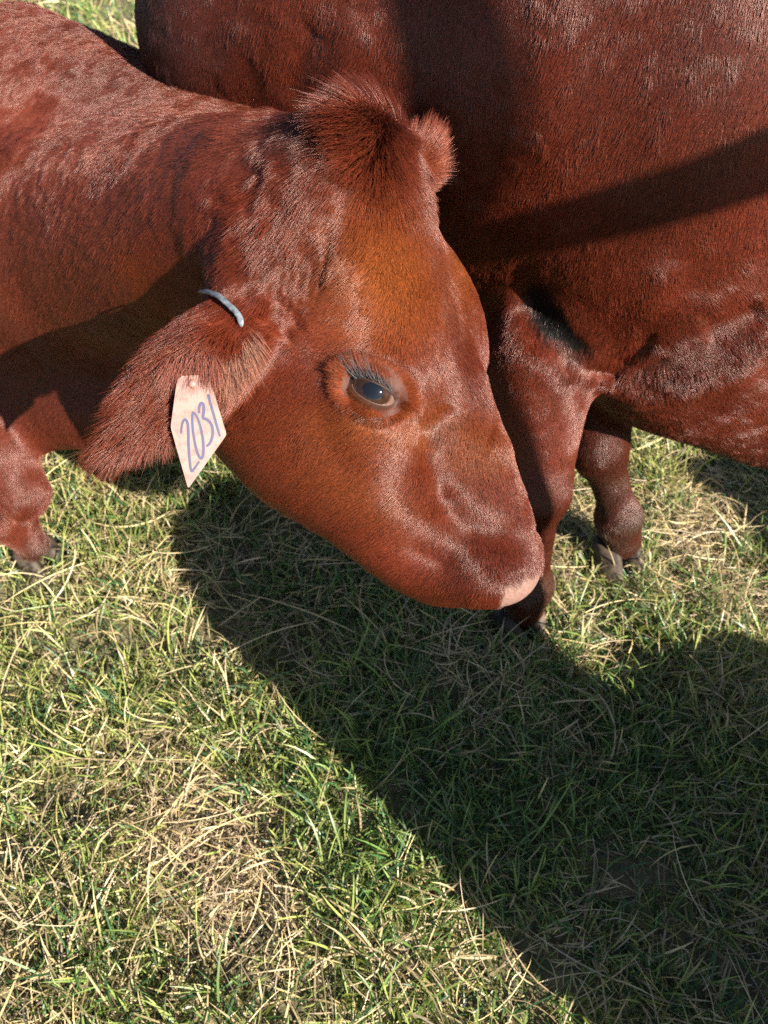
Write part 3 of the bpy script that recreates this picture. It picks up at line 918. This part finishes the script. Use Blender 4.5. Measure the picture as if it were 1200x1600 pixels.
tintK = np.array([.25, .044, .019]) * (1 + .5 * toneK[:, None] + .4 * toneK2[:, None])
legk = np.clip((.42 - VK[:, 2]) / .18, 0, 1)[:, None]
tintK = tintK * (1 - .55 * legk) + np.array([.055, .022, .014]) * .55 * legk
rear_shade = np.clip((-.16 - VK[:, 0]) / .10, 0, 1)[:, None] * .75  # shade of the rump turned from the sun, painted into the coat
tintK = tintK * (1 - rear_shade) + np.array([.020, .016, .020]) * rear_shade
# dried and wet dung smeared behind the elbow, mud on the lower legs
dungf = blob(UK, WK, 850, 470, 26, 46, -.4) + blob(UK, WK, 895, 525, 42, 22, .55) + .7 * blob(UK, WK, 868, 515, 30, 24, .5)
dung = np.clip((dungf + .35 * (vnoise(VK, 60, 9) - .5) - .42) * 5, 0, 1) * frontK * (ZK < 1.06)
tintK = tintK * (1 - dung[:, None]) + np.array([.006, .005, .005]) * dung[:, None]
mud = np.clip((.24 - VK[:, 2]) / .12, 0, 1) * np.clip((vnoise(VK, 40, 4) - .35) * 3, 0, 1)
tintK = tintK * (1 - .7 * mud[:, None]) + np.array([.16, .11, .075]) * .7 * mud[:, None]
M_cow = coat_material('cow_coat')
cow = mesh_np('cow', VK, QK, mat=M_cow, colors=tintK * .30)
tag(cow, 'larger dark red-brown cow behind the tagged one, side turned, dung smear at the elbow', 'cow', 'red cattle standing on the pasture')
cow_rows = [(300, 40, -10, 60), (400, 60, -15, 60), (500, 60, -15, 60), (580, 80, -15, 60), (660, 100, -10, 60), (740, 100, -8, 60), (740, 250, -8, 60), (700, 350, 0, 60),
    (860, 60, -15, 60), (950, 60, -20, 60), (1050, 60, -20, 60), (1150, 60, -20, 60), (860, 200, -20, 60), (960, 200, -25, 60), (1080, 200, -25, 60), (1180, 180, -20, 60),
    (860, 320, -25, 60), (960, 330, -25, 60), (1060, 340, -20, 60), (1160, 350, -15, 60), (850, 420, -30, 60), (930, 450, -15, 60), (1000, 440, 5, 60), (1080, 450, 20, 60), (1170, 450, 20, 50),
    (940, 530, -30, 40), (1000, 520, 10, 50), (1080, 540, 40, 30), (1160, 560, 40, 30), (920, 610, -30, 30), (1000, 640, 10, 40), (1090, 640, 30, 40), (1170, 660, 40, 30),
    (830, 560, -5, 60), (830, 650, 0, 60), (830, 720, 0, 60), (935, 740, 0, 60), (945, 820, 0, 60), (260, 60, -10, 60)]
seedsK = strokes(cow_body, cow_rows)
nearK = (UK > -250) & (UK < 1500) & (WK > -300) & (WK < 1200) & frontK
flowK = np.tile(np.array([-.5, .4, -.8]), (len(VK), 1))
flowK[nearK] = flow_field(VK[nearK], NK[nearK], seedsK)
flowK -= (flowK * NK).sum(1, keepdims=True) * NK; flowK = unit(flowK + 1e-6)
hoofk = VK[:, 2] < .05
densK = np.where((UK > -120) & (UK < 1320) & (WK > -120) & (WK < 1100) & frontK & ~hoofk, np.where(ZK < 1.08, .95e6, .6e6), np.where(nearK & ~hoofk, 1e5, 0))
densK *= (1 - .96 * dung)
lengK = .0125 + .006 * blob(UK, WK, 980, 560, 90, 40) + .008 * blob(UK, WK, 810, 440, 25, 60)
oK = np.ones(len(VK))
TK = tri_of(QK); kp = densK[TK].mean(1) > 0
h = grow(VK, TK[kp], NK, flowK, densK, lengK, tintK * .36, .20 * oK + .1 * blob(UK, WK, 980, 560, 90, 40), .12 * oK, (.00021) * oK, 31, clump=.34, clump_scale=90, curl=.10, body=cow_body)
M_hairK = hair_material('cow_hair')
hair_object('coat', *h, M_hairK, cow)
print('cow hairs', len(h[0]))
hoof(ground_at(815, 990) - np.array([0, 0, .022]), (.35, -.94), cow, 1.05)
hoof(ground_at(966, 884) - np.array([0, 0, .022]), (.45, -.89), cow, 1.05)
for w in (.10, -.14):
    q = KQ(-.50, w, 0); hoof(q, (.78, -.63), cow, 1.05)
# ------------------------------------------------------------------ pasture
def ground_z(x, y):
    P = np.stack([x, y, np.zeros_like(x)], -1).reshape(-1, 3)
    z = (vnoise(P, 3.1, 41) - .5) * .030 + (vnoise(P, 9.0, 42) - .5) * .018
    return (z - .006).reshape(np.shape(x))
gx = np.unique(np.concatenate([np.linspace(-60, -3, 30), np.linspace(-3, 3, 121), np.linspace(3, 60, 30)]))
gy = np.unique(np.concatenate([np.linspace(-60, -2, 30), np.linspace(-2, 6, 161), np.linspace(6, 120, 40)]))
GX, GY = np.meshgrid(gx, gy, indexing='ij')
GZ = ground_z(GX, GY)
ii = np.arange(len(gx) * len(gy)).reshape(len(gx), len(gy))
GF = np.stack([ii[:-1, :-1], ii[1:, :-1], ii[1:, 1:], ii[:-1, 1:]], -1).reshape(-1, 4)
M_soil = bpy.data.materials.new('soil_and_thatch'); nt, p_ = nodes_of(M_soil)
tcn = nt.nodes.new('ShaderNodeTexCoord')
n1 = nt.nodes.new('ShaderNodeTexNoise'); n1.inputs['Scale'].default_value = 55; n1.inputs['Detail'].default_value = 8
n2 = nt.nodes.new('ShaderNodeTexNoise'); n2.inputs['Scale'].default_value = 6; n2.inputs['Detail'].default_value = 5
cr = nt.nodes.new('ShaderNodeValToRGB')
for e, (po, c) in zip(cr.color_ramp.elements, ((.32, (.030, .022, .014, 1)), (.72, (.20, .145, .085, 1)))): e.position = po; e.color = c
cr2 = nt.nodes.new('ShaderNodeValToRGB')
for e, (po, c) in zip(cr2.color_ramp.elements, ((.35, (.06, .075, .022, 1)), (.65, (.17, .15, .07, 1)))): e.position = po; e.color = c
mx = nt.nodes.new('ShaderNodeMix'); mx.data_type = 'RGBA'; mx.inputs[0].default_value = .45
for a in (n1, n2): nt.links.new(tcn.outputs['Object'], a.inputs['Vector'])
nt.links.new(n1.outputs['Fac'], cr.inputs[0]); nt.links.new(n2.outputs['Fac'], cr2.inputs[0])
nt.links.new(cr.outputs[0], mx.inputs[6]); nt.links.new(cr2.outputs[0], mx.inputs[7]); nt.links.new(mx.outputs[2], p_.inputs['Base Color'])
bp = nt.nodes.new('ShaderNodeBump'); bp.inputs['Distance'].default_value = .012; bp.inputs['Strength'].default_value = 1
nt.links.new(n1.outputs['Fac'], bp.inputs['Height']); nt.links.new(bp.outputs[0], p_.inputs['Normal']); p_.inputs['Roughness'].default_value = .95
ground = mesh_np('ground', np.stack([GX, GY, GZ], -1).reshape(-1, 3), GF, mat=M_soil)
tag(ground, 'brown soil and thatch of the pasture under the grass', 'ground', kind='structure')

def leaf_material(name, trans, rough, spec):
    m = bpy.data.materials.new(name); nt, p = nodes_of(m)
    a = nt.nodes.new('ShaderNodeAttribute'); a.attribute_name = 'tint'
    nt.links.new(a.outputs['Color'], p.inputs['Base Color'])
    p.inputs['Roughness'].default_value = rough; p.inputs['Specular IOR Level'].default_value = spec
    if trans > 0:
        tr = nt.nodes.new('ShaderNodeBsdfTranslucent'); ms = nt.nodes.new('ShaderNodeMixShader'); ms.inputs[0].default_value = trans
        g = nt.nodes.new('ShaderNodeMix'); g.data_type = 'RGBA'; g.blend_type = 'MULTIPLY'; g.inputs[0].default_value = 1; g.inputs[7].default_value = (1.15, 1.2, .55, 1)
        nt.links.new(a.outputs['Color'], g.inputs[6]); nt.links.new(g.outputs[2], tr.inputs['Color'])
        out = nt.nodes['Material Output']
        nt.links.new(p.outputs[0], ms.inputs[1]); nt.links.new(tr.outputs[0], ms.inputs[2]); nt.links.new(ms.outputs[0], out.inputs[0])
    return m
M_leaf = leaf_material('grass_leaf', .30, .42, .45)
M_straw = leaf_material('dry_straw', .10, .55, .4)

def ribbons(p0, az, el, ln, wd, bend, twist, tint, k=4, fold=.0):
    """n curved tapering leaves: base points, heading, rise, length, width, droop; returns vertices, quads, colours"""
    n = len(p0)
    t = np.linspace(0, 1, k + 1)
    ang = el[:, None] - bend[:, None] * t[None] ** 1.3
    azt = az[:, None] + twist[:, None] * t[None]
    st = (ln / k)[:, None]
    dx = np.cos(ang) * np.cos(azt); dy = np.cos(ang) * np.sin(azt); dz = np.sin(ang)
    D = np.stack([dx, dy, dz], -1) * st[:, :, None]
    P = np.concatenate([p0[:, None], p0[:, None] + np.cumsum(D[:, :-1], 1)], 1)
    P[:, :, 2] = np.maximum(P[:, :, 2], .001)
    side = np.stack([-np.sin(azt), np.cos(azt), np.zeros_like(azt)], -1)
    roll = rng.normal(0, .7, n)[:, None, None]
    nrm = np.cross(side, unit(D))
    side = side * np.cos(roll) + nrm * np.sin(roll)
    w = (wd[:, None] * np.interp(t, [0, .12, .45, .8, 1], [.55, .95, 1, .62, .06])[None])[:, :, None] * .5
    Lf = P - side * w; Rt = P + side * w
    Vv = np.stack([Lf, Rt], 2).reshape(n, -1, 3)                       # (n, 2(k+1), 3)
    base = (np.arange(n) * 2 * (k + 1))[:, None, None]
    q = np.array([[2 * i, 2 * i + 1, 2 * i + 3, 2 * i + 2] for i in range(k)])[None]
    F = (base + q).reshape(-1, 4)
    C = np.repeat(tint[:, None], 2 * (k + 1), 1)
    return Vv.reshape(-1, 3), F, C.reshape(-1, 3)

def bare(x, y):
    """worn spots where soil and chaff show"""
    out = np.zeros_like(x)
    for (u, v, r) in ((300, 1300, .085), (360, 1390, .075), (250, 1330, .06), (430, 1440, .05), (1080, 850, .09), (1120, 800, .08), (960, 830, .05), (330, 1250, .05), (880, 900, .04)):
        g = ground_at(u, v)
        out = np.maximum(out, np.exp(-((x - g[0]) ** 2 + (y - g[1]) ** 2) / r ** 2))
    return out
def scatter(n, x0, x1, y0, y1):
    return rng.uniform(x0, x1, n), rng.uniform(y0, y1, n)
def under_hoof(x, y):
    bad = np.zeros(len(x), bool)
    for g in (ground_at(78, 888), ground_at(815, 992), ground_at(966, 886)):
        bad |= ((x - g[0]) ** 2 + (y - g[1]) ** 2) < .026 ** 2
    return bad
GREEN = np.array([.090, .165, .038]); YELL = np.array([.25, .265, .075]); STRAW = np.array([.44, .34, .19]); BLUE = np.array([.035, .085, .030])
def leaves(n, box, ln, wd, k, dens_scale=1.0, green_bias=0.0):
    x, y = scatter(n, *box)
    P2 = np.stack([x, y, 0 * x], 1)
    clump = vnoise(P2, 11, 51) * .6 + vnoise(P2, 30, 52) * .4
    b = bare(x, y)
    keep = (rng.random(n) < np.clip((clump - .22) * 2.3, .12, 1)) & (rng.random(n) > b * 1.05) & ~under_hoof(x, y)
    x, y, clump = x[keep], y[keep], clump[keep]; n = len(x); P2 = P2[keep]
    # leaves come off shared crowns: pull them into small tufts
    cell = .022
    cx = (np.floor(x / cell) + .5) * cell + (vnoise(P2, 45, 60) - .5) * .02; cy = (np.floor(y / cell) + .5) * cell + (vnoise(P2, 45, 61) - .5) * .02
    f = rng.uniform(.0, .75, n)
    hx, hy = x - cx, y - cy
    x2, y2 = x - hx * f, y - hy * f
    az = np.arctan2(hy, hx) + rng.normal(0, .75, n)
    tall = .75 + .7 * (vnoise(P2, 7, 53))
    L = ln * rng.lognormal(-.10, .38, n) * tall
    el = np.clip(rng.normal(.85, .38, n), .05, 1.5)
    z = ground_z(x2, y2) + rng.uniform(0, .018, n) * (clump > .4)
    mixv = np.clip(vnoise(P2, 4, 54) * 1.4 - .15 + rng.normal(0, .25, n), 0, 1)
    col3 = GREEN * (1 - mixv[:, None]) + YELL * mixv[:, None]
    bl = rng.random(n) < .28; col3[bl] = BLUE * rng.uniform(.8, 1.4, (bl.sum(), 1))
    dry = rng.random(n) < np.clip(.16 + .45 * (vnoise(P2, 5, 55) - .42) - green_bias, .05, .6)
    col3[dry] = STRAW * rng.uniform(.55, 1.15, (dry.sum(), 1))
    col3 *= rng.uniform(.75, 1.3, (n, 1))
    return ribbons(np.stack([x2, y2, z], 1), az, el, L, wd * rng.uniform(.65, 1.35, n), rng.uniform(.1, 1.3, n), rng.normal(0, .35, n), np.clip(col3, .005, .8), k)
def grass_object(name, sets, mat, label, cat):
    Vs, Fs, Cs, o = [], [], [], 0
    for v, f, c in sets:
        Vs.append(v); Fs.append(f + o); Cs.append(c); o += len(v)
    ob = mesh_np(name, np.concatenate(Vs), np.concatenate(Fs), mat=mat, colors=np.concatenate(Cs))
    tag(ob, label, cat, kind='stuff')
    return ob
sets = [leaves(150000, (-1.0, 1.05, -.12, 1.35), .038, .0022, 4),
        leaves(24000, (-1.5, -.2, 1.35, 2.6), .050, .0042, 2), leaves(9000, (-.2, 1.3, 1.35, 2.4), .050, .0048, 2),
        leaves(42000, (-3.6, .2, 2.6, 6.5), .065, .0075, 2), leaves(9000, (1.05, 1.8, -.3, 1.4), .045, .004, 2), leaves(7000, (-1.8, -1.0, -.2, 1.35), .045, .004, 2), leaves(9000, (.2, 4.0, 2.4, 6.5), .07, .010, 1)]
grass_object('grass', sets, M_leaf, 'short tangled green pasture grass covering the ground', 'grass')

def stems(n, box, ln, wd, k=6, flat=.22):
    """dry runners and hay stalks lying on and through the grass"""
    x, y = scatter(n, *box)
    P2 = np.stack([x, y, 0 * x], 1)
    dn = vnoise(P2, 5, 71) * .6 + vnoise(P2, 14, 72) * .4
    keep = (rng.random(n) < np.clip((dn - .25) * 1.9 + bare(x, y) * .9, .08, 1)) & ~under_hoof(x, y)
    x, y, P2 = x[keep], y[keep], P2[keep]; n = len(x)
    az = rng.uniform(0, 2 * math.pi, n) + (vnoise(P2, 6, 73) - .5) * 2
    L = ln * rng.lognormal(-.1, .55, n)
    el = np.abs(rng.normal(.0, flat, n)); bend = rng.normal(.0, .35, n) + el * 1.1
    z = ground_z(x, y) + rng.uniform(.004, .034, n)
    c = np.array([.45, .345, .20]) * rng.uniform(.45, 1.2, (n, 1)) * np.array([1, 1, 1]) + rng.normal(0, .02, (n, 1))
    c[:, 2] *= rng.uniform(.75, 1.15, n)
    return ribbons(np.stack([x, y, z], 1), az, el, L, wd * rng.uniform(.6, 1.3, n), bend, rng.normal(0, .85, n), np.clip(c, .02, .8), k)
M_chaff = M_straw
sets = [stems(30000, (-1.0, 1.05, -.12, 1.35), .046, .0017), stems(900, (-1.0, 1.05, -.12, 1.35), .120, .0023, 9, .16),
        stems(6000, (-1.6, 1.3, 1.35, 2.8), .08, .0038, 3), stems(9000, (-3.6, .6, 2.8, 6.5), .09, .007, 2)]
gb = ground_at(330, 1330)
n = 9000                                                            # fine chaff on the worn spot
x = rng.normal(gb[0], .11, n); y = rng.normal(gb[1], .10, n)
g2 = ground_at(1090, 830); x[:3500] = rng.normal(g2[0], .10, 3500); y[:3500] = rng.normal(g2[1], .10, 3500)
sets.append(ribbons(np.stack([x, y, ground_z(x, y) + rng.uniform(.001, .012, n)], 1), rng.uniform(0, 6.28, n), rng.normal(.1, .3, n), rng.lognormal(-4.5, .45, n), rng.uniform(.0010, .0026, n),
                    rng.normal(0, .5, n), rng.normal(0, .5, n), np.clip(np.array([.42, .30, .18]) * rng.uniform(.35, 1.25, (n, 1)), .02, .8), 3))
grass_object('straw', sets, M_straw, 'dry pale straw and dead runners lying tangled in the grass', 'straw')
# ------------------------------------------------------------------ added unseen post and brace, right of the viewer; it throws the bars of shade on the animal behind
def build_post():
    hs = to_sun / np.linalg.norm(to_sun[:2])
    perp = np.array([math.cos(SUN_AZ), math.sin(SUN_AZ), 0])
    pl, pr = surf_k(617, 120), surf_k(832, 200)
    c = (pl + pr) / 2 + hs * 1.45
    w = abs((pr - pl) @ perp) / 2
    root = bpy.data.objects.new('shadow_post', None); link(root); root.location = (c[0], c[1], 0)
    bpy.context.view_layer.update()
    m = bpy.data.materials.new('weathered_wood'); nt, p = nodes_of(m)
    nz = nt.nodes.new('ShaderNodeTexNoise'); nz.inputs['Scale'].default_value = 30; nz.inputs['Detail'].default_value = 6
    cr = nt.nodes.new('ShaderNodeValToRGB'); cr.color_ramp.elements[0].color = (.10, .075, .05, 1); cr.color_ramp.elements[1].color = (.32, .27, .21, 1)
    nt.links.new(nz.outputs['Fac'], cr.inputs[0]); nt.links.new(cr.outputs[0], p.inputs['Base Color']); p.inputs['Roughness'].default_value = .85
    def bar(name, a, b, ra, rb):
        d = unit(b - a); s = unit(np.cross(d, [0.3, .2, .9] if abs(d[2]) < .9 else [1, 0, 0])); t = np.cross(d, s)
        n = 12; L = 14
        Vv = []
        for i in range(L + 1):
            f = i / L; r = ra + (rb - ra) * f
            for j in range(n):
                an = 2 * math.pi * j / n
                rr = r * (1 + .05 * math.sin(3 * an + 9 * f) + .03 * math.sin(7 * f + j))
                Vv.append(a + (b - a) * f + (s * math.cos(an) + t * math.sin(an)) * rr)
        F = [(i * n + j, i * n + (j + 1) % n, (i + 1) * n + (j + 1) % n, (i + 1) * n + j) for i in range(L) for j in range(n)]
        Vv += [a, b]
        T3 = [((L + 1) * n, (j + 1) % n, j) for j in range(n)] + [((L + 1) * n + 1, L * n + j, L * n + (j + 1) % n) for j in range(n)]
        keep_parent(mesh_np(name, np.array(Vv), np.array(F), np.array(T3), mat=m, parent=root), root)
    bar('post', np.array([c[0], c[1], -.02]), np.array([c[0], c[1], 1.95]), w * 1.05, w * .95)
    q0, q1 = surf_k(800, 372) + hs * 1.45, surf_k(1195, 252) + hs * 1.45
    bar('brace', q0 - (q1 - q0) * .10, q0 + (q1 - q0) * 2.6, .026, .045)
    tag(root, 'added unseen post with a rising brace, casting shade bars on the larger cow', 'shadow caster')
build_post()

# ------------------------------------------------------------------ added unseen tub to widen the ground shadow, under the larger cow's lowered head
def build_tub():
    c = np.array([.95, .02, 0.0])
    prof = [(.0, .004), (.135, .004), (.140, .02), (.150, .12), (.162, .24), (.168, .275), (.180, .280), (.184, .290), (.180, .300), (.168, .300), (.162, .290), (.148, .14), (.132, .03), (.0, .028)]
    n = 40
    Vv = [c + np.array([1.15 * r * math.cos(2 * math.pi * j / n), 1.15 * r * math.sin(2 * math.pi * j / n), 1.18 * z]) for r, z in prof for j in range(n)]
    F = [(i * n + j, i * n + (j + 1) % n, (i + 1) * n + (j + 1) % n, (i + 1) * n + j) for i in range(len(prof) - 1) for j in range(n)]
    o = mesh_np('shadow_tub', np.array(Vv), np.array(F), mat=plain('black_rubber', (.02, .02, .022), .7))
    tag(o, 'black rubber feed tub standing on the grass below the larger cow\'s head', 'feed tub')
build_tub()

# ------------------------------------------------------------------ added unseen drum beside the viewer, to throw the long ground shadow
def build_drum():
    c = np.array([.79, -.20, 0.0])
    prof = [(.0, .0), (.118, .0), (.128, .012), (.130, .10), (.136, .115), (.136, .135), (.130, .15), (.131, .33), (.137, .345), (.137, .365), (.131, .38), (.130, .56), (.124, .61), (.105, .63), (.100, .655), (.094, .66), (.0, .66)]
    n = 40
    Vv = [c + np.array([1.27 * r * math.cos(2 * math.pi * j / n), 1.27 * r * math.sin(2 * math.pi * j / n), 1.30 * z]) for r, z in prof for j in range(n)]
    F = [(i * n + j, i * n + (j + 1) % n, (i + 1) * n + (j + 1) % n, (i + 1) * n + j) for i in range(len(prof) - 1) for j in range(n)]
    o = mesh_np('shadow_drum', np.array(Vv), np.array(F), mat=plain('grey_plastic', (.20, .22, .24), .5))
    tag(o, 'added unseen grey ribbed barrel next to the viewer, casting the ground shadow', 'drum')
build_drum()
